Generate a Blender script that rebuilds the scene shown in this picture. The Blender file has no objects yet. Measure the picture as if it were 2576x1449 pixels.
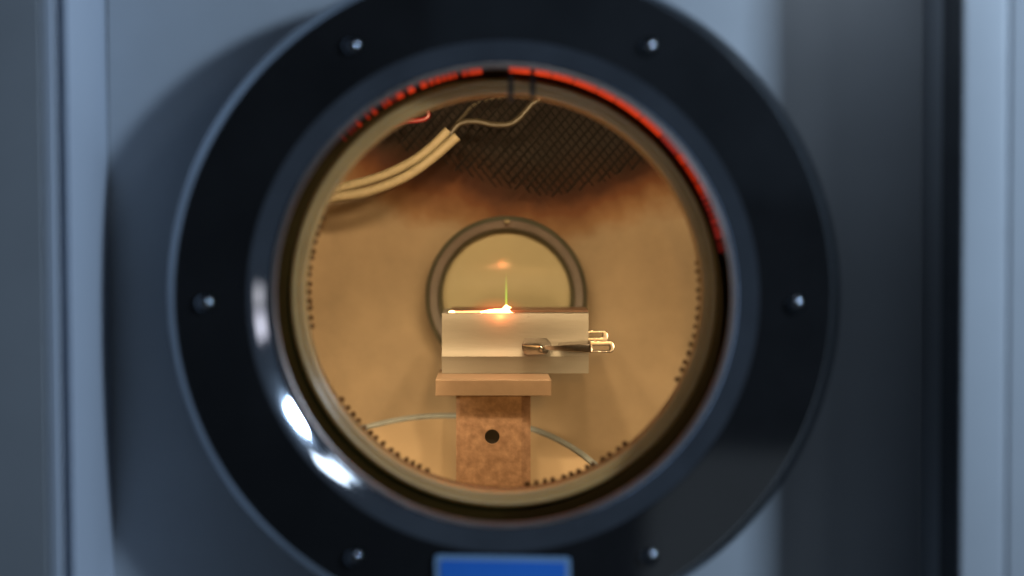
import bpy, bmesh, math, random
from mathutils import Vector, Matrix
random.seed(7)
PI = math.pi
sc = bpy.context.scene
COL = sc.collection

# ------------------------------------------------------------------ camera
FPX = 4968.0                       # focal length in pixels of a 2576 px wide frame
PITCH = math.atan(154 / FPX)       # the camera looks down by about 1.8 degrees
cd = bpy.data.cameras.new('camera')
cam = bpy.data.objects.new('camera', cd)
COL.objects.link(cam)
cam.location = (0, 0, 0)
cam.rotation_euler = (PI / 2 - PITCH, 0, 0)
cd.sensor_width = 36
cd.lens = FPX / 2576 * 36
cd.clip_start = 0.05
cd.clip_end = 50
cd.dof.use_dof = True
cd.dof.focus_distance = 1.462
cd.dof.aperture_fstop = 2.1
sc.camera = cam

def at(px, py, d):
    """the point at depth d (metres in front of the lens, along y) that the photo shows at px, py (2576 px wide)"""
    u, v = (px - 1288) / FPX, -(py - 724.5) / FPX
    dy = math.cos(PITCH) + v * math.sin(PITCH)
    dz = -math.sin(PITCH) + v * math.cos(PITCH)
    return Vector((u, dy, dz)) * (d / dy)

AX = at(1266, 747, 1.2)            # axis of the round window
AXX, AXZ = AX.x, AX.z

# ------------------------------------------------------------------ world, lamps, exposure
w = bpy.data.worlds.new('World')
sc.world = w
w.use_nodes = True
bg = w.node_tree.nodes['Background']
bg.inputs[0].default_value = (0.60, 0.77, 1.0, 1)
bg.inputs[1].default_value = 0.040
sc.view_settings.view_transform = 'Standard'
sc.view_settings.look = 'None'
sc.view_settings.exposure = 0
sc.view_settings.gamma = 1
sc.render.engine = 'CYCLES'
sc.cycles.use_denoising = True
sc.cycles.max_bounces = 8
sc.cycles.diffuse_bounces = 4
sc.cycles.glossy_bounces = 4
sc.cycles.sample_clamp_indirect = 4
sc.cycles.caustics_reflective = False

def area(name, loc, target, sx, sy, power, color, spread=PI):
    d = bpy.data.lights.new(name, 'AREA')
    d.shape = 'RECTANGLE'
    d.size, d.size_y, d.energy, d.color, d.spread = sx, sy, power, color, spread
    o = bpy.data.objects.new(name, d)
    COL.objects.link(o)
    o.location = loc
    o.rotation_euler = (Vector(target) - Vector(loc)).to_track_quat('-Z', 'Y').to_euler()
    return o

def away(azim, off, dist, base=None):
    """a point seen from the window at azimuth azim (0 right, 90 up), off degrees from the axis towards the camera"""
    b = base or Vector((AXX, 1.2, AXZ))
    a, f = math.radians(azim), math.radians(off)
    return b + dist * Vector((math.sin(f) * math.cos(a), -math.cos(f), math.sin(f) * math.sin(a)))

FC = (AXX, 1.2, AXZ)
area('key_lamp', away(28, 54, 1.25), FC, 0.13, 0.11, 12.0, (0.60, 0.785, 1.0))
area('tube_lamp', away(43, 49.5, 1.2), FC, 0.09, 0.15, 0.2, (0.8, 0.9, 1.0))
area('tube_lamp', away(46, 53.5, 1.2), FC, 0.09, 0.15, 0.2, (0.8, 0.9, 1.0))
area('side_lamp', away(4, 52.5, 1.3), FC, 0.20, 0.11, 0.06, (1.0, 0.90, 0.92))
area('side_lamp', away(-3, 52.5, 1.3), FC, 0.20, 0.09, 0.028, (1.0, 0.90, 0.86))
area('rim_glint_fill', (AXX + 0.235, 1.12, AXZ + 0.24), (AXX + 0.15, 1.205, AXZ + 0.14), 0.08, 0.03, 0.05, (0.75, 0.87, 1.0))  # added to put a highlight on the upper right of the rim
area('low_reflection_panel', (0.68, -1.2, -0.79), (0.1, 1.2, -0.1), 0.9, 0.75, 0.9, (0.72, 0.86, 1.0))  # added unseen panel, reflected as the grey patch at the flange's lower right
area('upper_reflection_panel', (0.35, -1.2, 0.40), (0, 1.2, 0), 1.0, 0.7, 0.22, (0.45, 0.68, 1.0))  # added unseen panel that tints the upper flange by its reflection

# the lamp inside the chamber, just behind the top of the window, shining down on the sample
def spot(name, loc, target, power, size, blend, soft, color=(1.0, 0.93, 0.84)):
    d = bpy.data.lights.new(name, 'SPOT')
    d.energy, d.color, d.spot_size, d.spot_blend, d.shadow_soft_size = power, color, math.radians(size), blend, soft
    o = bpy.data.objects.new(name, d)
    COL.objects.link(o)
    o.location = loc
    o.rotation_euler = (Vector(target) - Vector(loc)).to_track_quat('-Z', 'Y').to_euler()
# top lamp hidden behind the window edge; the others are added to fill shadows
for az, pw, tgt, size in ((90, 1.7, (0, 1.56, -0.08), 125), (69, 1.15, (0, 1.56, -0.08), 125), (111, 1.15, (0, 1.56, -0.08), 125), (38, 0.40, (0.03, 1.58, -0.06), 110), (142, 0.40, (-0.03, 1.58, -0.06), 110),
                          (-16, 2.6, (0.062, 1.57, -0.135), 64), (196, 2.6, (-0.062, 1.57, -0.135), 64)):
    q = math.radians(az)
    spot('chamber_lamp_and_fill', (AXX + 0.153 * math.cos(q), 1.324, AXZ + 0.153 * math.sin(q)),
         (AXX + tgt[0], tgt[1], AXZ + tgt[2]), pw, size, 0.6 if 60 < az < 120 else 1.0, 0.009 if 60 < az < 120 else 0.016)

# added narrow fill beside the lens that brightens the amber ring and bore
spot('window_fill', (0.05, 0.06, 0.07), (AXX, 1.25, AXZ), 12.5, 13.2, 0.12, 0.02, (1.0, 0.97, 0.9))

# ------------------------------------------------------------------ materials
def mat(name, color, rough=0.5, metal=0.0, spec=0.5, var=0.0, vscale=30.0, var_color=None, bump=0.0, bscale=200.0,
        stretch=None, coat=0.0, rvar=0.0, sss=0.0):
    m = bpy.data.materials.new(name)
    m.use_nodes = True
    nt = m.node_tree
    p = nt.nodes['Principled BSDF']
    p.inputs['Base Color'].default_value = (*color, 1)
    p.inputs['Roughness'].default_value = rough
    p.inputs['Metallic'].default_value = metal
    p.inputs['Specular IOR Level'].default_value = spec
    p.inputs['Coat Weight'].default_value = coat
    p.inputs['Coat Roughness'].default_value = 0.06
    if sss:
        p.inputs['Subsurface Weight'].default_value = sss
        p.inputs['Subsurface Radius'].default_value = (1.0, 0.75, 0.5)
        p.inputs['Subsurface Scale'].default_value = 0.012
    tc = nt.nodes.new('ShaderNodeTexCoord')
    mp = nt.nodes.new('ShaderNodeMapping')
    nt.links.new(tc.outputs['Object'], mp.inputs['Vector'])
    if stretch:
        mp.inputs['Scale'].default_value = stretch
    def noise(scale, detail=6):
        n = nt.nodes.new('ShaderNodeTexNoise')
        n.inputs['Scale'].default_value = scale
        n.inputs['Detail'].default_value = detail
        n.inputs['Roughness'].default_value = 0.6
        nt.links.new(mp.outputs[0], n.inputs['Vector'])
        return n
    if var:
        n = noise(vscale)
        r = nt.nodes.new('ShaderNodeValToRGB')
        r.color_ramp.elements[0].position = 0.32
        r.color_ramp.elements[1].position = 0.70
        dark = tuple(c * (1 - var) for c in color)
        hi = var_color or tuple(min(1, c * (1 + var)) for c in color)
        r.color_ramp.elements[0].color = (*dark, 1)
        r.color_ramp.elements[1].color = (*hi, 1)
        nt.links.new(n.outputs['Fac'], r.inputs[0])
        nt.links.new(r.outputs[0], p.inputs['Base Color'])
    if rvar:
        n = noise(vscale * 0.7)
        r = nt.nodes.new('ShaderNodeMapRange')
        r.inputs['To Min'].default_value = max(0.02, rough - rvar)
        r.inputs['To Max'].default_value = rough + rvar
        nt.links.new(n.outputs['Fac'], r.inputs['Value'])
        nt.links.new(r.outputs[0], p.inputs['Roughness'])
    if bump:
        n = noise(bscale)
        b = nt.nodes.new('ShaderNodeBump')
        b.inputs['Strength'].default_value = bump
        b.inputs['Distance'].default_value = 0.001
        nt.links.new(n.outputs['Fac'], b.inputs['Height'])
        nt.links.new(b.outputs[0], p.inputs['Normal'])
    return m

def emit(name, color, strength, var=0.0, vscale=200.0):
    m = bpy.data.materials.new(name)
    m.use_nodes = True
    nt = m.node_tree
    nt.nodes.remove(nt.nodes['Principled BSDF'])
    e = nt.nodes.new('ShaderNodeEmission')
    e.inputs[0].default_value = (*color, 1)
    e.inputs[1].default_value = strength
    nt.links.new(e.outputs[0], nt.nodes['Material Output'].inputs['Surface'])
    if var:
        tc = nt.nodes.new('ShaderNodeTexCoord')
        n = nt.nodes.new('ShaderNodeTexNoise')
        n.inputs['Scale'].default_value = vscale
        r = nt.nodes.new('ShaderNodeMapRange')
        r.inputs['From Min'].default_value = 0.3
        r.inputs['From Max'].default_value = 0.7
        r.inputs['To Min'].default_value = strength * (1 - var)
        r.inputs['To Max'].default_value = strength * (1 + var)
        nt.links.new(tc.outputs['Object'], n.inputs['Vector'])
        nt.links.new(n.outputs['Fac'], r.inputs['Value'])
        nt.links.new(r.outputs[0], e.inputs[1])
    return m

def plume(name, color, strength, power=2.0):
    """a glowing gas: emission that falls off from the middle of a unit sphere"""
    m = bpy.data.materials.new(name)
    m.use_nodes = True
    nt = m.node_tree
    nt.nodes.remove(nt.nodes['Principled BSDF'])
    tc = nt.nodes.new('ShaderNodeTexCoord')
    g = nt.nodes.new('ShaderNodeTexGradient')
    g.gradient_type = 'SPHERICAL'
    nt.links.new(tc.outputs['Object'], g.inputs[0])
    pw = nt.nodes.new('ShaderNodeMath')
    pw.operation = 'POWER'
    pw.inputs[1].default_value = power
    nt.links.new(g.outputs['Fac'], pw.inputs[0])
    mu = nt.nodes.new('ShaderNodeMath')
    mu.operation = 'MULTIPLY'
    mu.inputs[1].default_value = strength
    nt.links.new(pw.outputs[0], mu.inputs[0])
    e = nt.nodes.new('ShaderNodeEmission')
    e.inputs[0].default_value = (*color, 1)
    nt.links.new(mu.outputs[0], e.inputs[1])
    nt.links.new(e.outputs[0], nt.nodes['Material Output'].inputs['Volume'])
    return m

def filter_glass(name, color, density):
    m = bpy.data.materials.new(name)
    m.use_nodes = True
    nt = m.node_tree
    nt.nodes.remove(nt.nodes['Principled BSDF'])
    a = nt.nodes.new('ShaderNodeVolumeAbsorption')
    a.inputs[0].default_value = (*color, 1)
    a.inputs[1].default_value = density
    nt.links.new(a.outputs[0], nt.nodes['Material Output'].inputs['Volume'])
    return m

def stained_wall():
    m = mat('tan_metal_lining', (0.272, 0.214, 0.146), 0.55, spec=0.2, var=0.12, vscale=26, bump=0.12, bscale=160)
    nt = m.node_tree
    p = nt.nodes['Principled BSDF']
    base = p.inputs['Base Color'].links[0].from_socket
    geo = nt.nodes.new('ShaderNodeTexCoord')
    sep = nt.nodes.new('ShaderNodeSeparateXYZ')
    nt.links.new(geo.outputs['Object'], sep.inputs[0])
    def math_(op, a, b):
        n = nt.nodes.new('ShaderNodeMath')
        n.operation = op
        for k, v in enumerate((a, b)):
            if isinstance(v, (int, float)):
                n.inputs[k].default_value = v
            elif v is not None:
                nt.links.new(v, n.inputs[k])
        return n.outputs[0]
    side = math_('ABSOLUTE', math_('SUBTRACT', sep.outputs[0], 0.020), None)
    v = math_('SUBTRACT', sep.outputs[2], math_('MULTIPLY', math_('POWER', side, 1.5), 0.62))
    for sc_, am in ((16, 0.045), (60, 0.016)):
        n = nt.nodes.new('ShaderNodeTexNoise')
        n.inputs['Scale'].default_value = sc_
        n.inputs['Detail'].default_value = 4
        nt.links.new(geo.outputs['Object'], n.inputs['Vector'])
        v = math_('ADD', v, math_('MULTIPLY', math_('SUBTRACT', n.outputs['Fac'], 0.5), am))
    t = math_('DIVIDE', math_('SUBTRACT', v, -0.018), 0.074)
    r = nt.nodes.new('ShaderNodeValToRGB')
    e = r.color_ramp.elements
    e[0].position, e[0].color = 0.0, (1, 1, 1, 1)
    e[1].position, e[1].color = 1.0, (0.11, 0.118, 0.155, 1)  # dark end of the stain lifted and bluish to imitate haze over the window
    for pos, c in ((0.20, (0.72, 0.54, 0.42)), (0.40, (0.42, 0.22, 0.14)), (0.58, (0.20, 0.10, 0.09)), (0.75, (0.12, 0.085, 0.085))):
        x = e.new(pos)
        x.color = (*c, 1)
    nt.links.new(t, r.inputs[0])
    mx = nt.nodes.new('ShaderNodeMix')
    mx.data_type = 'RGBA'
    mx.blend_type = 'MULTIPLY'
    mx.inputs['Factor'].default_value = 1
    nt.links.new(base, mx.inputs[6])
    nt.links.new(r.outputs[0], mx.inputs[7])
    nt.links.new(mx.outputs[2], p.inputs['Base Color'])
    return m

M = {
 'panel': mat('grey_painted_steel', (0.36, 0.39, 0.43), 0.42, var=0.06, vscale=9, bump=0.06, bscale=900, rvar=0.06),
 'frame': mat('pale_painted_steel', (0.50, 0.56, 0.66), 0.38, var=0.05, vscale=7, bump=0.05, bscale=900, stretch=(1, 1, 0.15)),
 'rubber': mat('black_rubber', (0.055, 0.06, 0.068), 0.6, var=0.2),
 'flange': mat('black_anodised_aluminium', (0.0095, 0.0098, 0.011), 0.05, spec=0.55, var=0.25, vscale=14, rvar=0.025),
 'rim': mat('turned_rim', (0.42, 0.45, 0.48), 0.24, metal=1.0, var=0.1, vscale=20),
 'bevel': mat('polished_steel_bevel', (0.64, 0.72, 0.84), 0.055, metal=1.0, var=0.12, vscale=25, rvar=0.03),
 'lip': mat('brushed_lip', (0.30, 0.26, 0.24), 0.35, metal=0.8, var=0.1, vscale=30),
 'bore': mat('dark_green_bore', (0.014, 0.023, 0.020), 0.35, var=0.3, vscale=40),
 'gold': mat('amber_glass_edge', (0.41, 0.25, 0.095), 0.22, var=0.08, vscale=40, sss=0.7),
 'gasket': mat('brown_gasket', (0.07, 0.035, 0.018), 0.6, var=0.3, vscale=90),
 'screw': mat('dark_steel_screw', (0.20, 0.22, 0.25), 0.13, metal=1.0, var=0.1, vscale=300),
 'socket': mat('screw_socket', (0.01, 0.01, 0.012), 0.6),
 'wall': stained_wall(),
 'floor_port': mat('tan_port_cover', (0.40, 0.315, 0.215), 0.5, spec=0.3, var=0.06, vscale=14),
 'seal': mat('grey_blue_seal', (0.21, 0.25, 0.27), 0.5, var=0.15, vscale=80),
 'port_ring': mat('port_ring_steel', (0.15, 0.135, 0.125), 0.45, metal=0.35, var=0.18, vscale=34),
 'port_edge': mat('port_ring_edge', (0.075, 0.08, 0.06), 0.5, metal=0.2, var=0.2, vscale=40),
 'port_glass': mat('yellowish_port_glass', (0.34, 0.312, 0.205), 0.35, spec=0.2, var=0.05, vscale=18, coat=1.0),
 'mesh': mat('dark_wire_screen', (0.007, 0.006, 0.006), 0.7, spec=0.2, var=0.3, vscale=50),
 'sleeve': mat('woven_glass_sleeve', (0.24, 0.205, 0.13), 0.6, var=0.12, vscale=260, bump=0.4, bscale=900),
 'wire': mat('brown_wire', (0.035, 0.028, 0.016), 0.5, var=0.15, vscale=120),
 'red': mat('red_wire_insulation', (0.16, 0.008, 0.010), 0.4, var=0.1, vscale=90),
 'copper': mat('tarnished_copper', (0.50, 0.31, 0.215), 0.45, metal=0.15, var=0.30, vscale=150, var_color=(0.62, 0.41, 0.29), bump=0.25, bscale=420),
 'copper_plate': mat('copper_plate', (0.34, 0.245, 0.175), 0.5, metal=0.1, var=0.10, vscale=45, bump=0.15, bscale=300),
 'hole': mat('hole_shade_black', (0.018, 0.020, 0.022), 0.5),
 'alu': mat('brushed_aluminium', (0.225, 0.213, 0.185), 0.5, metal=0.25, var=0.07, vscale=60, stretch=(0.18, 1, 1), bump=0.12, bscale=500),
 'substrate': mat('dark_brown_target', (0.12, 0.065, 0.04), 0.45, var=0.2, vscale=90),
 'chrome': mat('bright_clip_steel', (0.46, 0.43, 0.40), 0.24, metal=1.0, var=0.12, vscale=160, bump=0.12, bscale=420),
 'blue': mat('blue_label_print', (0.022, 0.165, 0.66), 0.35, var=0.06, vscale=20),
 'label': mat('pale_label_border', (0.20, 0.33, 0.52), 0.35, var=0.05, vscale=20),
}

# ------------------------------------------------------------------ mesh helpers
def finish(name, bm, m, parent=None, sharp=35, smooth=True):
    bmesh.ops.recalc_face_normals(bm, faces=bm.faces[:])
    me = bpy.data.meshes.new(name)
    bm.to_mesh(me)
    bm.free()
    me.materials.append(m)
    if smooth:
        me.shade_smooth()
        me.set_sharp_from_angle(angle=math.radians(sharp))
    o = bpy.data.objects.new(name, me)
    COL.objects.link(o)
    if parent:
        o.parent = parent
        o.matrix_parent_inverse = Matrix.Translation(-parent.location)
    return o

def thing(name, loc, label, cat, group=None):
    o = bpy.data.objects.new(name, None)
    o.empty_display_size = 0.01
    COL.objects.link(o)
    o.location = loc
    tag(o, label, cat, group)
    return o

def tag(o, label, cat, group=None):
    o['label'], o['category'] = label, cat
    if group:
        o['group'] = group

def lathe(profile, n=160, cx=None, cz=None, closed=True, a0=0.0, a1=2 * PI):
    """turn (radius, depth) pairs about the window's axis"""
    cx = AXX if cx is None else cx
    cz = AXZ if cz is None else cz
    bm = bmesh.new()
    full = abs(a1 - a0 - 2 * PI) < 1e-6
    rows = []
    for i in range(n if full else n + 1):
        a = a0 + (a1 - a0) * i / n
        rows.append([bm.verts.new((cx + r * math.cos(a), d, cz + r * math.sin(a))) for r, d in profile])
    k = len(profile)
    for i in range(n):
        A, B = rows[i], rows[(i + 1) % len(rows)]
        for j in range(k if closed else k - 1):
            bm.faces.new((A[j], A[(j + 1) % k], B[(j + 1) % k], B[j]))
    if not full and closed:
        bm.faces.new(rows[0])
        bm.faces.new(rows[-1])
    return bm

def prism(pts, vec, bm=None):
    """extrude a flat polygon along vec"""
    bm = bm or bmesh.new()
    A = [bm.verts.new(p) for p in pts]
    B = [bm.verts.new(Vector(p) + Vector(vec)) for p in pts]
    bm.faces.new(A)
    bm.faces.new(B)
    n = len(pts)
    for i in range(n):
        bm.faces.new((A[i], A[(i + 1) % n], B[(i + 1) % n], B[i]))
    return bm

def soften(bm, width, seg=2, angle=30):
    bmesh.ops.recalc_face_normals(bm, faces=bm.faces[:])
    ed = [e for e in bm.edges if len(e.link_faces) == 2 and e.calc_face_angle(0) > math.radians(angle)]
    bmesh.ops.bevel(bm, geom=ed, offset=width, segments=seg, affect='EDGES', profile=0.6, clamp_overlap=True)
    return bm

def box(x0, x1, y0, y1, z0, z1, bm=None):
    return prism([(x0, y0, z0), (x1, y0, z0), (x1, y1, z0), (x0, y1, z0)], (0, 0, z1 - z0), bm)

def tube(pts, rad, n=10, bm=None, sub=6):
    """a round cable through pts (Catmull-Rom)"""
    bm = bm or bmesh.new()
    P = [Vector(p) for p in pts]
    P = [P[0] * 2 - P[1]] + P + [P[-1] * 2 - P[-2]]
    path = []
    for i in range(1, len(P) - 2):
        for k in range(sub):
            t = k / sub
            a, b, c, d = P[i - 1:i + 3]
            path.append(0.5 * (2 * b + (c - a) * t + (2 * a - 5 * b + 4 * c - d) * t * t + (3 * b - a - 3 * c + d) * t ** 3))
    path.append(P[-2])
    rings = []
    for i, p in enumerate(path):
        t = (path[min(i + 1, len(path) - 1)] - path[max(i - 1, 0)]).normalized()
        s = t.cross(Vector((0, 1, 0.13))).normalized()
        u = s.cross(t)
        r = rad(i / (len(path) - 1)) if callable(rad) else rad
        rings.append([bm.verts.new(p + r * (math.cos(q) * s + math.sin(q) * u)) for q in [2 * PI * j / n for j in range(n)]])
    for A, B in zip(rings, rings[1:]):
        for j in range(n):
            bm.faces.new((A[j], A[(j + 1) % n], B[(j + 1) % n], B[j]))
    bm.faces.new(rings[0])
    bm.faces.new(rings[-1])
    return bm

def ball(c, rx, ry, rz, bm=None, u=24, v=14):
    bm = bm or bmesh.new()
    r = bmesh.ops.create_uvsphere(bm, u_segments=u, v_segments=v, radius=1)
    for x in r['verts']:
        x.co = Vector((x.co.x * rx, x.co.y * ry, x.co.z * rz)) + Vector(c)
    return bm

def holed(outer, inner, y):
    """flat face in the plane of depth y: polygon outer with a hole inner, both lists of (x, z)"""
    bm = bmesh.new()
    loops = []
    for pts in (outer, inner):
        vs = [bm.verts.new((p[0], y, p[1])) for p in pts]
        for i in range(len(vs)):
            bm.edges.new((vs[i], vs[(i + 1) % len(vs)]))
        loops.append(vs)
    bmesh.ops.triangle_fill(bm, edges=bm.edges[:], use_beauty=True)
    return bm, loops

def X(px, d):
    return (px - 1288) / FPX * d

# ------------------------------------------------------------------ the machine's housing round the window
D_BACK = 1.262
house = thing('machine_housing', (AXX, D_BACK, AXZ - 0.36),
              'blue grey steel machine front with upright frames on both sides of the round window', 'machine housing')
zl, zh = AXZ - 0.60, AXZ + 0.60
circ = [(AXX + 0.190 * math.cos(2 * PI * i / 96), AXZ + 0.190 * math.sin(2 * PI * i / 96)) for i in range(96)]
xl, xr = X(275, D_BACK), X(2318, D_BACK)
bm, _ = holed([(xl, zl), (xr, zl), (xr, zh), (xl, zh)], circ, D_BACK)
r = bmesh.ops.extrude_face_region(bm, geom=bm.faces[:])
for v in r['geom']:
    if isinstance(v, bmesh.types.BMVert):
        v.co.y += 0.006
finish('back_panel', bm, M['panel'], house)

def upright(name, prof, m, dz0=0.0, lean=0.0, bev=0.0015):
    bm = prism([(x, y, zl) for x, y in prof], (0, 0, zh - zl))
    if bev:
        soften(bm, bev, 3)
    o = finish(name, bm, m, house)
    if lean:
        o.rotation_euler = (0, lean, 0)
    return o

lean = math.radians(-0.45)
def left_shift(o):
    # the left frame stands a little out of true: turned about its middle height
    for v in o.data.vertices:
        v.co.x += (v.co.z - AXZ) * math.tan(lean)

for o in (
    upright('side_wall', [(X(276, D_BACK), D_BACK - 0.0005), (X(176, 1.152), 1.152), (X(158, 1.152), 1.158), (X(150, 1.3), 1.3), (X(276, 1.3), 1.3)], M['frame'], bev=0.002),
    upright('trim_bead', [(X(149, 1.150), 1.150), (X(117, 1.150), 1.150), (X(112, 1.17), 1.17), (X(147, 1.17), 1.17)], M['frame'], bev=0.003),
    upright('groove_strip', [(X(160, 1.164), 1.164), (X(146, 1.164), 1.164), (X(146, 1.19), 1.19), (X(160, 1.19), 1.19)], M['panel'], bev=0),
    upright('front_panel', [(X(114, 1.1485), 1.1485), (X(-900, 1.215), 1.215), (X(-900, 1.26), 1.26), (X(113, 1.2), 1.2)], M['panel'], bev=0.002),
):
    left_shift(o)
upright('side_wall', [(X(2319, D_BACK), D_BACK - 0.0005), (X(2374, 1.196), 1.196), (X(2380, 1.3), 1.3), (X(2319, 1.3), 1.3)], M['panel'], bev=0.002)
upright('rubber_strip', [(X(2374, 1.19), 1.197), (X(2422, 1.165), 1.165), (X(2440, 1.2), 1.2), (X(2375, 1.23), 1.23)], M['rubber'], bev=0.001)
upright('front_panel', [(X(2418, 1.150), 1.150), (X(2534, 1.150), 1.150), (X(2534, 1.20), 1.20), (X(2418, 1.20), 1.20)], M['panel'], bev=0.003)
upright('trim_bead', [(X(2537, 1.1508), 1.1508), (X(3400, 1.1480), 1.1480), (X(3400, 1.19), 1.19), (X(2535, 1.19), 1.19)], M['panel'], bev=0.003)

# ------------------------------------------------------------------ the round window
win = thing('round_window', (AXX, 1.26, AXZ - 0.2), 'round black window flange with polished inner bevel and six screws', 'window')
S = 1.2 / FPX
finish('flange_ring', lathe([(646 * S, 1.2005), (647.5 * S, 1.2), (825 * S, 1.2), (827 * S, 1.2006), (827 * S, 1.2615), (646 * S, 1.2615)], 220), M['flange'], win)
finish('outer_rim', lathe([(827.5 * S, 1.2005), (830 * S, 1.2005), (851 * S, 1.2056), (852.5 * S, 1.2068), (852.5 * S, 1.2612), (827.5 * S, 1.2612)], 220), M['rim'], win)
finish('inner_bevel', lathe([(645.5 * S, 1.2002), (644.6 * S, 1.2003), (624 * S, 1.20322), (603.5 * S, 1.20628), (583 * S, 1.20949), (583 * S, 1.215), (645.5 * S, 1.215)], 220), M['bevel'], win, 60)
finish('inner_lip', lathe([(582.5 * S, 1.2094), (580 * S, 1.2090), (577.8 * S, 1.2094), (577.3 * S, 1.2111), (582.5 * S, 1.2111)], 200), M['lip'], win)
RB = 578 * S
RD = 0.1605                         # the bore widens towards the chamber
finish('bore_wall', lathe([(RB, 1.2112), (RB + 0.0007, 1.2150), (RD, 1.312), (RD + 0.006, 1.312), (RD + 0.006, 1.2660), (RB + 0.012, 1.2635), (RB + 0.012, 1.2112)], 200), M['bore'], win)
finish('lamp_baffle', lathe([(0.1336, 1.3125), (RD + 0.004, 1.3125), (RD + 0.004, 1.3150), (0.1336, 1.3150)], 180), M['bore'], win)  # added to screen the chamber lamps from view through the gap
K = 1.25 / FPX
g = []
for r_, d_ in ((540, 1.2553), (538, 1.2520), (533, 1.2502), (527, 1.2500), (521, 1.2508), (518, 1.2520), (514, 1.2510), (508, 1.2508), (503, 1.2520), (500, 1.2548), (499, 1.2632), (540, 1.2632)):
    g.append((r_ * K, d_))
finish('amber_ring', lathe(g, 200), M['gold'], win, 60)

# dark brown gasket with a scalloped inner edge
K2 = 1.3115 / FPX
gasket = finish('gasket', lathe([(508 * K2, 1.3095), (495.5 * K2, 1.3095), (495.5 * K2, 1.3122), (508 * K2, 1.3122)], 180), M['gasket'], win)
bm = bmesh.new()
def teeth(a, b, step=2.55):
    q = a
    while q < b:
        qa = math.radians(q + random.uniform(-0.25, 0.25))
        rr = (491.5 + random.uniform(-2.0, 1.0)) * K2
        ball((AXX + rr * math.cos(qa), 1.3105, AXZ + rr * math.sin(qa)), random.uniform(6.0, 8.0) * K2, 0.0016, random.uniform(6.0, 8.0) * K2, bm, 8, 6)
        q += step * random.uniform(0.85, 1.2)
teeth(158, 191)
teeth(214, 249)
teeth(277, 311)
teeth(-27, 9)
gt = finish('gasket_tooth', bm, M['gasket'], gasket)
gt['kind'] = 'stuff'

# the amber filter disc: it colours all that is seen through it
filt = finish('filter_glass', lathe([(0.0002, 1.2640), (0.1495, 1.2640), (0.1495, 1.2700), (0.0002, 1.2700)], 96),
              filter_glass('amber_filter', (0.95, 0.61, 0.0), 150), win)

# two dark clips that cross the amber ring at its top
for px_, ln in ((1285, 58), (1340, 48)):
    c = at(px_, 196, 1.2475)
    bm = box(c.x - 6.5 * K, c.x + 6.5 * K, 1.2470, 1.2535, c.z - ln * K, c.z + 16 * K)
    finish('retaining_clip', soften(bm, 0.0006, 2), M['socket'], win)

# glowing segments stand in for a red light's reflection in the thick glass
lit = {}
def segment(a0, a1, level, d0=1.2960, d1=1.3110):
    key = (round(level, 2), a0 > 0)
    if key not in lit:
        c = (1.0, 0.060 + 0.03 * min(1, level), 0.030) if level > 0.3 else (1.0, 0.10, 0.12)
        lit[key] = emit('red_reflection_glow', c, (0.82 if a0 > 0 else 0.76) * level, 0.22, 260)
    f0, f1 = math.radians(90 - a1), math.radians(90 - a0)
    n = max(3, int((a1 - a0) / 1.2))
    rr = 0.1492
    finish('reflection_segment', lathe([(rr, d0), (rr - 0.0046, d1), (rr - 0.0036, d1), (rr + 0.0010, d0 + 0.0005)], n, a0=f0, a1=f1), lit[key], strip)

strip = thing('red_reflection', (AXX, 1.21, AXZ + 0.13), 'glowing red segments imitating a light reflected in the window glass at the top of the bore', 'light strip')
for a0, a1, lv in ((-46.7, -45.9, .16), (-44.6, -43.6, .12), (-43.3, -42.2, .13), (-41.6, -40.3, .34), (-38.5, -37.5, .34), (-36.6, -35.1, .42),
                   (-33.3, -32.2, .42), (-32.0, -30.6, .5), (-30.2, -29.4, .24), (-29.1, -26.8, .62), (-25.8, -23.7, .85), (-22.3, -20.3, .82),
                   (-19.9, -18.3, .70), (-18.15, -16.6, .74), (-16.45, -14.9, .68), (-14.75, -13.4, .72), (-13.25, -12.2, .78),
                   (-11.0, -9.3, .55), (-9.15, -5.6, .78),
                   (1.2, 7.0, .92), (7.8, 12.5, 1.0), (12.65, 18.2, .95), (18.4, 24.9, .92), (25.1, 30.2, .88), (30.4, 38.0, .84), (38.2, 45.3, .74),
                   (45.5, 51.5, .30), (51.7, 55.0, .50), (55.2, 60.5, .32), (60.7, 64.0, .34), (64.2, 65.6, .26), (65.9, 67.2, .22), (67.5, 68.8, .20), (69.1, 70.4, .17),
                   (70.7, 72.5, .22), (72.7, 76.5, .17), (76.8, 80.0, .07)):
    k_ = 0.16 if a0 < -11.5 else 0.10
    segment(a0 + k_, a1 - k_, lv)

# six screws on the flange
def screw(px, py, nudge):
    c = at(px, py, 1.2)
    t = thing('socket_screw', (c.x, 1.2, c.z), nudge, 'screw', 'screws round the window flange')
    prof = [(0.0054, 1.1998), (0.0054, 1.1985), (0.0049, 1.1972), (0.0040, 1.1963), (0.0028, 1.1957), (0.0014, 1.1954), (0.0014, 1.1998)]
    finish('head', lathe(prof, 32, c.x, c.z), M['screw'], t, 50)
    hexa = [(c.x + 0.0014 * math.cos(PI / 3 * i), 1.1957, c.z + 0.0014 * math.sin(PI / 3 * i)) for i in range(6)]
    finish('hex_socket', prism(hexa, (0, 0.003, 0)), M['socket'], t)
    return t
for px_, py_, lb in ((885, 116, 'small steel screw at the upper left of the black flange'), (1630, 118, 'small steel screw at the upper right of the black flange'),
                     (514, 763, 'small steel screw at the far left of the black flange'), (2000, 766, 'small steel screw at the far right of the black flange'),
                     (890, 1402, 'small steel screw on the flange to the left of the blue label'), (1632, 1400, 'small steel screw on the flange to the right of the blue label')):
    screw(px_, py_, lb)

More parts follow.
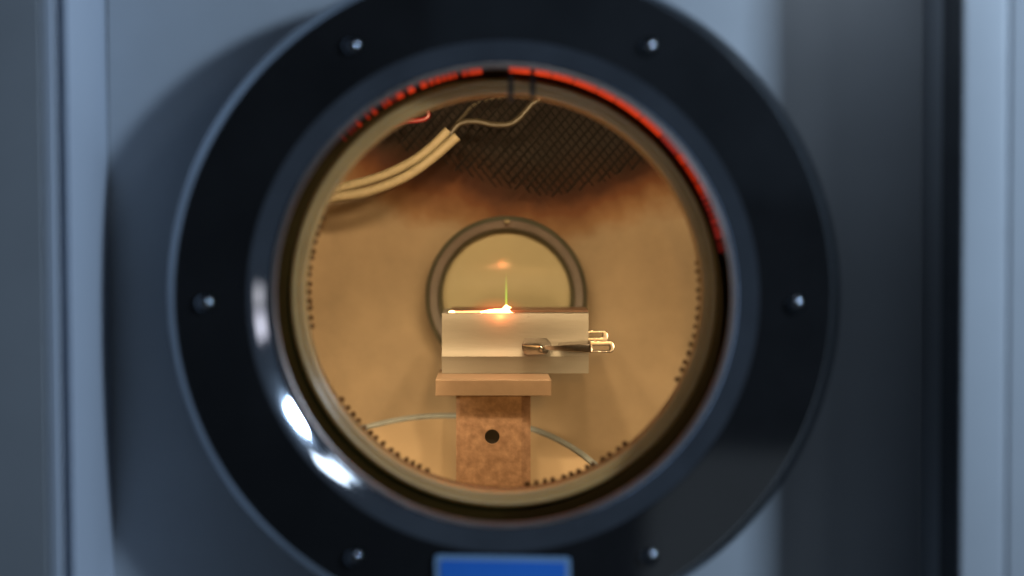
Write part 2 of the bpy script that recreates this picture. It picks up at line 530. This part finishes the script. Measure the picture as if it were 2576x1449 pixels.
# blue label at the bottom of the flange
lab = thing('blue_label', at(1266, 1500, 1.1995), 'blue rectangular label with pale border on the bottom of the flange', 'label')
def rrect(x0, x1, y0, y1, rad, d, tilt=0.0):
    out = []
    for cx_, cy_, a in ((x1 - rad, y0 + rad, -90), (x1 - rad, y1 - rad, 0), (x0 + rad, y1 - rad, 90), (x0 + rad, y0 + rad, 180)):
        for i in range(6):
            q = math.radians(a + 18 * i)
            px_, py_ = cx_ + rad * math.cos(q), cy_ + rad * math.sin(q)
            out.append(at(px_, py_ + (px_ - 1266) * tilt, d))
    return out
finish('label_border', prism(rrect(1094, 1436, 1399, 1560, 10, 1.1975, 0.019), (0, 0.002, 0)), M['label'], lab)
finish('label_face', prism(rrect(1108, 1423, 1412, 1547, 7, 1.1969, 0.019), (0, 0.0004, 0)), M['blue'], lab)

# ------------------------------------------------------------------ inside: the chamber
cham = thing('vacuum_chamber', (AXX, 1.44, AXZ - 0.27), 'tan metal chamber lining seen through the round amber window', 'chamber')
prof = []
DC, SD, SR = 1.415, 0.217, 0.27
r0 = RD + 0.002
a_start = math.asin(r0 / SR)          # from the bore's edge round to the back
for i in range(0, 49):
    a = PI - a_start - (PI - a_start) * i / 48
    prof.append((max(0.0003, SR * math.sin(a)), DC - SD * math.cos(a) * -1))
front = [(r_, d_) for r_, d_ in prof if d_ > 1.318]
front = [(r0, 1.3152)] + [(front[0][0], 1.3160)] + front
finish('chamber_wall', lathe(front, 128, closed=False), M['wall'], cham, 60)

# round port in the back wall
pc = at(1274, 747, 1.600)
def plathe(prof, n=128):
    return lathe(prof, n, pc.x, pc.z)
KP = 1.6 / FPX
port = thing('rear_port', (pc.x, 1.60, pc.z), 'round port with steel ring and yellowish glass in the chamber back wall', 'port')
finish('port_ring', plathe([(193 * KP, 1.5935), (191 * KP, 1.5925), (175 * KP, 1.5945), (171 * KP, 1.5965), (171 * KP, 1.6335), (193 * KP, 1.6335)]), M['port_ring'], port, 30)
finish('outer_edge', plathe([(204 * KP, 1.600), (202 * KP, 1.5975), (193.5 * KP, 1.5945), (193.5 * KP, 1.6335), (204 * KP, 1.6335)]), M['port_edge'], port, 60)
finish('inner_edge', plathe([(170.5 * KP, 1.5975), (165 * KP, 1.602), (163 * KP, 1.6335), (170.5 * KP, 1.6335)]), M['port_edge'], port, 60)
bm = plathe([(0.0002, 1.6135), (162.5 * KP, 1.6135), (162.5 * KP, 1.617), (0.0002, 1.617)], 96)
glass_tilt = math.radians(-6.4)
for v in bm.verts:
    v.co.y += (v.co.z - pc.z) * math.tan(glass_tilt)
finish('port_glass', bm, M['port_glass'], port)
s = at(1275, 557, 1.5885)
finish('port_screw', ball(s, 0.0024, 0.0016, 0.0017), M['sleeve'], port)

# tilted round port in the lower wall
lp = thing('lower_port', at(1110, 1310, 1.463), 'wide tilted round cover with a grey seal at the bottom of the chamber', 'port cover')
c = Vector((X(1112, 1.463), 1.463, -0.2195))
nrm = Vector((0, -0.5, 0.866))
uu, vv = Vector((1, 0, 0)), Vector((0, 0.866, 0.5))
def tilted(prof, n=128):
    bm = bmesh.new()
    rows = []
    for i in range(n):
        q = 2 * PI * i / n
        rows.append([bm.verts.new(c + r_ * (math.cos(q) * uu + math.sin(q) * vv) + h_ * nrm) for r_, h_ in prof])
    k = len(prof)
    for i in range(n):
        A, B = rows[i], rows[(i + 1) % n]
        for j in range(k):
            bm.faces.new((A[j], A[(j + 1) % k], B[(j + 1) % k], B[j]))
    return bm
finish('cover', tilted([(0.0003, 0.0), (0.1325, 0.0), (0.1325, -0.004), (0.0003, -0.004)]), M['floor_port'], lp)
finish('seal', tilted([(0.1330, -0.004), (0.1330, 0.0012), (0.1345, 0.0022), (0.1372, 0.0018), (0.1380, -0.004)]), M['seal'], lp)

# dark wire screen over the upper back of the chamber
scr = thing('wire_screen', at(1290, 300, 1.56), 'dark woven wire screen in the upper part of the chamber', 'screen')
def on_screen(px, py, lift=0.0):
    d = 1.600 - (520 - py) * 0.00020
    return at(px, py, d - lift)
def inside(x, y):
    c_ = False
    P = [(925, 262), (1005, 135), (1645, 135), (1705, 335), (1640, 405), (1570, 445), (1480, 480), (1390, 500), (1270, 480), (1180, 450), (1090, 410), (1000, 375)]
    for i in range(len(P)):
        (x0, y0), (x1, y1) = P[i], P[i - 1]
        if (y0 > y) != (y1 > y) and x < (x1 - x0) * (y - y0) / (y1 - y0) + x0:
            c_ = not c_
    return c_
bm = bmesh.new()
def bars(slope, pitch, width, lift):
    L = math.hypot(1, slope)
    dx, dy = 1 / L, -slope / L
    nx, ny = -dy, dx
    q = -900
    while q < 900:
        run = None
        t = -800
        while t <= 800:
            x, y = 1310 + nx * q + dx * t, 330 + ny * q + dy * t
            if inside(x, y):
                if run is None:
                    run = t
                last = t
            if run is not None and (not inside(x, y) or t >= 790):
                last -= random.uniform(0, 30)
                run += random.uniform(0, 45)
                if last - run > 12:
                    a = (1310 + nx * q + dx * run, 330 + ny * q + dy * run)
                    b = (1310 + nx * q + dx * last, 330 + ny * q + dy * last)
                    hw = width / 2
                    A = [on_screen(a[0] + nx * s_, a[1] + ny * s_, lift + l_) for s_, l_ in ((-hw, 0.0005), (0, 0.0012), (hw, 0.0005))]
                    B = [on_screen(b[0] + nx * s_, b[1] + ny * s_, lift + l_) for s_, l_ in ((-hw, 0.0005), (0, 0.0012), (hw, 0.0005))]
                    va, vb = [bm.verts.new(p) for p in A], [bm.verts.new(p) for p in B]
                    bm.faces.new((va[0], va[1], vb[1], vb[0]))
                    bm.faces.new((va[1], va[2], vb[2], vb[1]))
                    bm.faces.new((va[0], vb[0], vb[2], va[2]))
                    bm.faces.new(va)
                    bm.faces.new(vb)
                run = None
            t += 6
        q += pitch * random.uniform(0.96, 1.04)
bars(1.15, 21, 4.6, 0.0010)
bars(-1.3, 15, 3.0, 0.0000)
o = finish('screen_wire', bm, M['mesh'], scr, smooth=False)
o['kind'] = 'stuff'

# cables under the chamber's roof
cab = thing('heater_cable', at(980, 440, 1.50), 'two tan woven sleeves with a thin brown lead high in the chamber', 'cable')
up = [(790, 492), (848, 475), (952, 446), (1030, 410), (1082, 373), (1128, 328)]
lo = [(770, 512), (838, 497), (926, 482), (1017, 446), (1082, 402), (1150, 343)]
finish('sleeve', tube([at(x, y, 1.535 + 0.0002 * i) for i, (x, y) in enumerate(up)], 12.0 / FPX * 1.535, 14), M['sleeve'], cab)
finish('sleeve', tube([at(x, y, 1.531 + 0.0002 * i) for i, (x, y) in enumerate(lo)], 12.5 / FPX * 1.535, 14), M['sleeve'], cab)
ld = [(1132, 338), (1150, 316), (1168, 307), (1200, 305.5), (1238, 313), (1278, 313), (1303, 300), (1322, 280), (1338, 262), (1356, 248), (1375, 222)]
finish('lead', tube([at(x, y, 1.535) for x, y in ld], 7.5 / FPX * 1.535, 10), M['wire'], cab)
l2 = [(1140, 322), (1165, 292), (1190, 266), (1225, 252), (1270, 246)]
finish('lead', tube([at(x, y, 1.55) for x, y in l2], 4.5 / FPX * 1.535, 8), M['wire'], cab)
rw = tube([at(x, y, 1.52) for x, y in [(990, 312), (1015, 304), (1045, 303), (1066, 300), (1077, 292), (1076, 276)]], lambda t: (9 - 4 * t) / FPX * 1.535, 10)
tag(finish('red_wire', rw, M['red']), 'short bent red wire above the tan cable sleeves', 'wire')

# ------------------------------------------------------------------ the sample stand
stand = thing('copper_stand', at(1240, 1330, 1.45), 'copper post with a round hole under a flat copper plate', 'stand')
zt = at(1240, 956, 1.420).z                        # top of the plate
zb = at(1240, 996, 1.420).z
bm = prism([Vector((X(1095, 1.42), 1.42, zb)), Vector((X(1387, 1.42), 1.42, zb)), Vector((X(1387, 1.42) - 0.002, 1.535, zb)), Vector((X(1095, 1.42) - 0.001, 1.535, zb))], (0, 0, zt - zb))
finish('plate', soften(bm, 0.0003, 1), M['copper_plate'], stand)
PD = 1.4272
xa, xb = X(1147, PD), X(1335, PD)
fa, fb = X(1156, PD), X(1312, PD)
z0 = -0.228
hc = at(1238, 1099, PD)
hr = 19.0 / FPX * PD
circ = [(hc.x + hr * math.cos(2 * PI * i / 40), hc.z + hr * math.sin(2 * PI * i / 40)) for i in range(40)]
bm, loops = holed([(fa, z0), (fb, z0), (fb, zb - 0.0002), (fa, zb - 0.0002)], circ, PD)
ring2 = [bm.verts.new(v.co + Vector((0, 0.024, 0))) for v in loops[1]]
for i in range(40):
    bm.faces.new((loops[1][i], loops[1][(i + 1) % 40], ring2[(i + 1) % 40], ring2[i]))
top_i = [v for v in loops[0]]
back = [(fb, PD), (xb, PD + 0.003), (xb, PD + 0.05), (xa, PD + 0.05), (xa, PD + 0.0015), (fa, PD)]
rows = [[bm.verts.new((x, y, z)) for x, y in back] for z in (z0, zb - 0.0002)]
for j in range(len(back) - 1):
    bm.faces.new((rows[0][j], rows[0][j + 1], rows[1][j + 1], rows[1][j]))
bm.faces.new(rows[0])
bm.faces.new(rows[1])
bmesh.ops.remove_doubles(bm, verts=bm.verts[:], dist=1e-6)
post = finish('post', bm, M['copper'], stand, 20)
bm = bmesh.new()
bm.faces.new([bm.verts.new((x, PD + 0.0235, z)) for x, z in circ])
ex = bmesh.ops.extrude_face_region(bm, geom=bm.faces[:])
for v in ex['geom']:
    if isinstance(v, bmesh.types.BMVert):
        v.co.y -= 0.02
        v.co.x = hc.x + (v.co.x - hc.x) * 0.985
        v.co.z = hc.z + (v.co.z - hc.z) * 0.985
finish('hole_shade', bm, M['hole'], post)  # dark fill stands in for the shade inside the hole

# ------------------------------------------------------------------ the sample block on the plate
blk = thing('sample_block', (X(1296, 1.4940), 1.5040, zt), 'pale brushed metal block lying on the copper plate', 'metal block')
prof = [(787, 1.4850), (789, 1.4842), (799, 1.4834), (812, 1.4827), (830, 1.4827), (850, 1.4828), (866, 1.4824), (880, 1.4812), (890, 1.4798), (897, 1.4785),
        (898.5, 1.4788), (912, 1.4800), (926, 1.4810), (936, 1.4816)]
pts = [at(1110, y, d) for y, d in prof]
pts.append(Vector((0, 1.4818, zt + 0.0002)))
pts.append(Vector((0, 1.562, zt + 0.0002)))
pts.append(Vector((0, 1.562, pts[0].z)))
bx0, bx1 = X(1111, 1.4800), X(1481, 1.4820)
bm = prism([(bx0, p.y, p.z) for p in pts], (bx1 - bx0, 0, 0))
finish('block_body', bm, M['alu'], blk, 28)
ztop = pts[0].z
sx0, sx1 = X(1131, 1.4900), X(1480, 1.4900)
sub = finish('target_strip', soften(box(sx0, sx1, 1.4895, 1.5540, ztop + 0.0001, ztop + 0.0017), 0.0003, 2), M['substrate'])
tag(sub, 'thin dark brown strip lying on top of the metal block', 'target strip')

# ------------------------------------------------------------------ the spring clip on the block's right side
clip = thing('spring_clip', at(1400, 890, 1.4700), 'shiny steel crocodile clip with looped ends on the right side of the metal block', 'clip')
def Z(px, py):
    return 1283 + px * 0.1123, 811.3 + py * 0.1123
def zpoly(pp, d):
    return [at(*Z(*p), d) for p in pp]
# upper jaw: a bent sheet that leans back from the fold
def sheet(front, back, df, db, th):
    """a sheet between a front edge and a back edge (lists of clip pixels), th thick"""
    bm = bmesh.new()
    A, B = zpoly(front, df), zpoly(back, db)
    n = len(A)
    off = Vector((0, th * 0.6, -th * 0.8))
    ring = []
    for P in (A, B):
        ring.append(([bm.verts.new(p) for p in P], [bm.verts.new(p + off) for p in P]))
    (a, a2), (b, b2) = ring
    for i in range(n - 1):
        bm.faces.new((a[i], a[i + 1], b[i + 1], b[i]))
        bm.faces.new((a2[i], b2[i], b2[i + 1], a2[i + 1]))
        bm.faces.new((a[i], a2[i], a2[i + 1], a[i + 1]))
        bm.faces.new((b[i], b[i + 1], b2[i + 1], b2[i]))
    bm.faces.new((a[0], b[0], b2[0], a2[0]))
    bm.faces.new((a[-1], a2[-1], b2[-1], b[-1]))
    return bm
finish('upper_jaw', soften(sheet([(268, 500), (420, 505), (620, 515), (760, 520), (930, 500)], [(330, 345), (450, 345), (620, 345), (820, 348), (930, 470)], 1.4670, 1.4795, 0.0008), 0.0002, 2), M['chrome'], clip)
low = [(266, 505), (262, 560), (280, 630), (318, 690), (372, 722), (560, 722), (750, 722), (830, 700), (862, 655), (880, 612), (840, 560), (780, 520), (620, 515), (420, 505)]
bm = prism(zpoly(low, 1.4676), (0, 0.009, 0))
# the lower jaw leans under: its bottom edge lies further back
for v in bm.verts:
    v.co.y += max(0, (at(*Z(300, 505), 1.4680).z - v.co.z)) * 0.10
finish('lower_jaw', soften(bm, 0.0005, 2), M['chrome'], clip, 50)
rv = at(*Z(705, 580), 1.4665)
finish('rivet', ball(rv, 0.0019, 0.0022, 0.0027), M['chrome'], clip)
arm = [(760, 535), (1080, 520), (1240, 500), (1500, 485), (1800, 478), (1850, 690), (1770, 682), (1500, 668), (1250, 650), (1000, 632), (800, 615)]
bm = prism(zpoly(arm, 1.4665), (0, 0.0035, 0))
for v in bm.verts:
    if v.co.z < at(*Z(900, 580), 1.4665).z:
        v.co.y += 0.0016
finish('arm', soften(bm, 0.0004, 2), M['chrome'], clip, 50)
bm = sheet([(1060, 520), (1240, 502), (1500, 487), (1800, 480)], [(1090, 450), (1240, 440), (1500, 425), (1780, 412)], 1.4670, 1.4760, 0.0007)
finish('arm_flange', soften(bm, 0.0002, 2), M['chrome'], clip, 50)
def stadium(x0, x1, y0, y1, n=12, k=0.8):
    """rounded right end, square left end"""
    r_ = (y1 - y0) / 2
    out_ = [(x0, y0)]
    for i in range(n + 1):
        q = -PI / 2 + PI * i / n
        out_.append((x1 - r_ * k + r_ * k * math.cos(q), (y0 + y1) / 2 + r_ * math.sin(q)))
    out_.append((x0, y1))
    return out_
def loop(outer, inner, d, depth):
    bm = bmesh.new()
    O, I = stadium(*outer), stadium(*inner, k=0.35)
    rings = []
    for P, dy in ((O, 0.0), (O, depth), (I, depth), (I, 0.0)):
        rings.append([bm.verts.new(p + Vector((0, dy, 0))) for p in zpoly(P, d)])
    n = len(O)
    for k in range(4):
        A, B = rings[k], rings[(k + 1) % 4]
        for i in range(n):
            bm.faces.new((A[i], A[(i + 1) % n], B[(i + 1) % n], B[i]))
    return bm
finish('handle_loop', soften(loop((1790, 2345, 412, 680), (1845, 2240, 520, 636), 1.4655, 0.0120), 0.0008, 3, 50), M['chrome'], clip, 50)
finish('rear_loop', soften(loop((1640, 2205, 180, 440), (1700, 2080, 245, 338), 1.4850, 0.0100), 0.0006, 3, 50), M['chrome'], clip, 50)

# ------------------------------------------------------------------ the laser's hot spot on the target strip
fire = thing('plasma_spot', at(1262, 787, 1.4885), 'white hot streak of glowing plasma on the front edge of the metal block', 'plasma')
def spindle(rows, d, n=14):
    bm = bmesh.new()
    R = []
    for px_, py_, r_ in rows:
        cc = at(px_, py_, d)
        rr = r_ / FPX * d
        R.append([bm.verts.new(cc + Vector((0, 0.9 * rr * math.sin(q), rr * math.cos(q)))) for q in [2 * PI * j / n for j in range(n)]])
    for A, B in zip(R, R[1:]):
        for j in range(n):
            bm.faces.new((A[j], A[(j + 1) % n], B[(j + 1) % n], B[j]))
    bm.faces.new(R[0])
    bm.faces.new(R[-1])
    return bm
FD = 1.4868
finish('hot_core', spindle([(1205, 785, 1.6), (1218, 785, 3.2), (1229, 784.5, 5.2), (1245, 784, 6.6), (1260, 784, 7.0), (1270, 783, 7.6), (1277, 782, 8.2), (1282, 785, 6.0), (1286, 788, 2.6), (1300, 789.5, 1.6), (1320, 790, 0.9)], FD),
       emit('white_hot', (1.0, 0.42, 0.29), 22), fire, 80)
finish('filament', spindle([(1140, 784.5, 2.4), (1160, 784.5, 2.2), (1185, 784.2, 2.6), (1209, 784, 3.0)], FD), emit('orange_hot', (1.0, 0.52, 0.34), 3.4), fire, 80)
finish('bead', ball(at(1137, 785, FD), 9 / FPX * FD, 5 / FPX * FD, 4.6 / FPX * FD), emit('bead_hot', (1.0, 0.86, 0.6), 6), fire)
finish('flare', spindle([(1262, 778, 1.0), (1267, 774, 3.0), (1273, 771, 5.5), (1278, 773, 4.0), (1286, 774, 1.0)], FD), emit('flare_hot', (1.0, 0.80, 0.45), 8), fire, 80)
def gas(name, px_, py_, d, rx, ry, rz, m, parent):
    bm = bmesh.new()
    bmesh.ops.create_uvsphere(bm, u_segments=24, v_segments=16, radius=1)
    me = bpy.data.meshes.new(name)
    bm.to_mesh(me)
    bm.free()
    me.materials.append(m)
    o = bpy.data.objects.new(name, me)
    COL.objects.link(o)
    o.location = at(px_, py_, d)
    k = d / FPX
    o.scale = (rx * k, ry * k, rz * k)
    if parent:
        o.parent = parent
        o.matrix_parent_inverse = Matrix.Translation(-parent.location)
    return o
gas('red_plume', 1250, 784, 1.4840, 85, 40, 42, plume('red_plume', (1.0, 0.17, 0.07), 58, 1.5), fire)
beam = gas('laser_beam', 1273.5, 772, 1.4900, 4.5, 4.5, 92, plume('green_glow', (0.30, 1.0, 0.10), 700, 1.1), None)
tag(beam, 'thin green laser beam rising from the white hot spot', 'laser beam')

pl = bpy.data.lights.new('plasma_light', 'POINT')
pl.energy = 0.018
pl.color = (1.0, 0.28, 0.13)
pl.shadow_soft_size = 0.002
po = bpy.data.objects.new('plasma_light', pl)
COL.objects.link(po)
po.location = at(1258, 787, 1.4770)
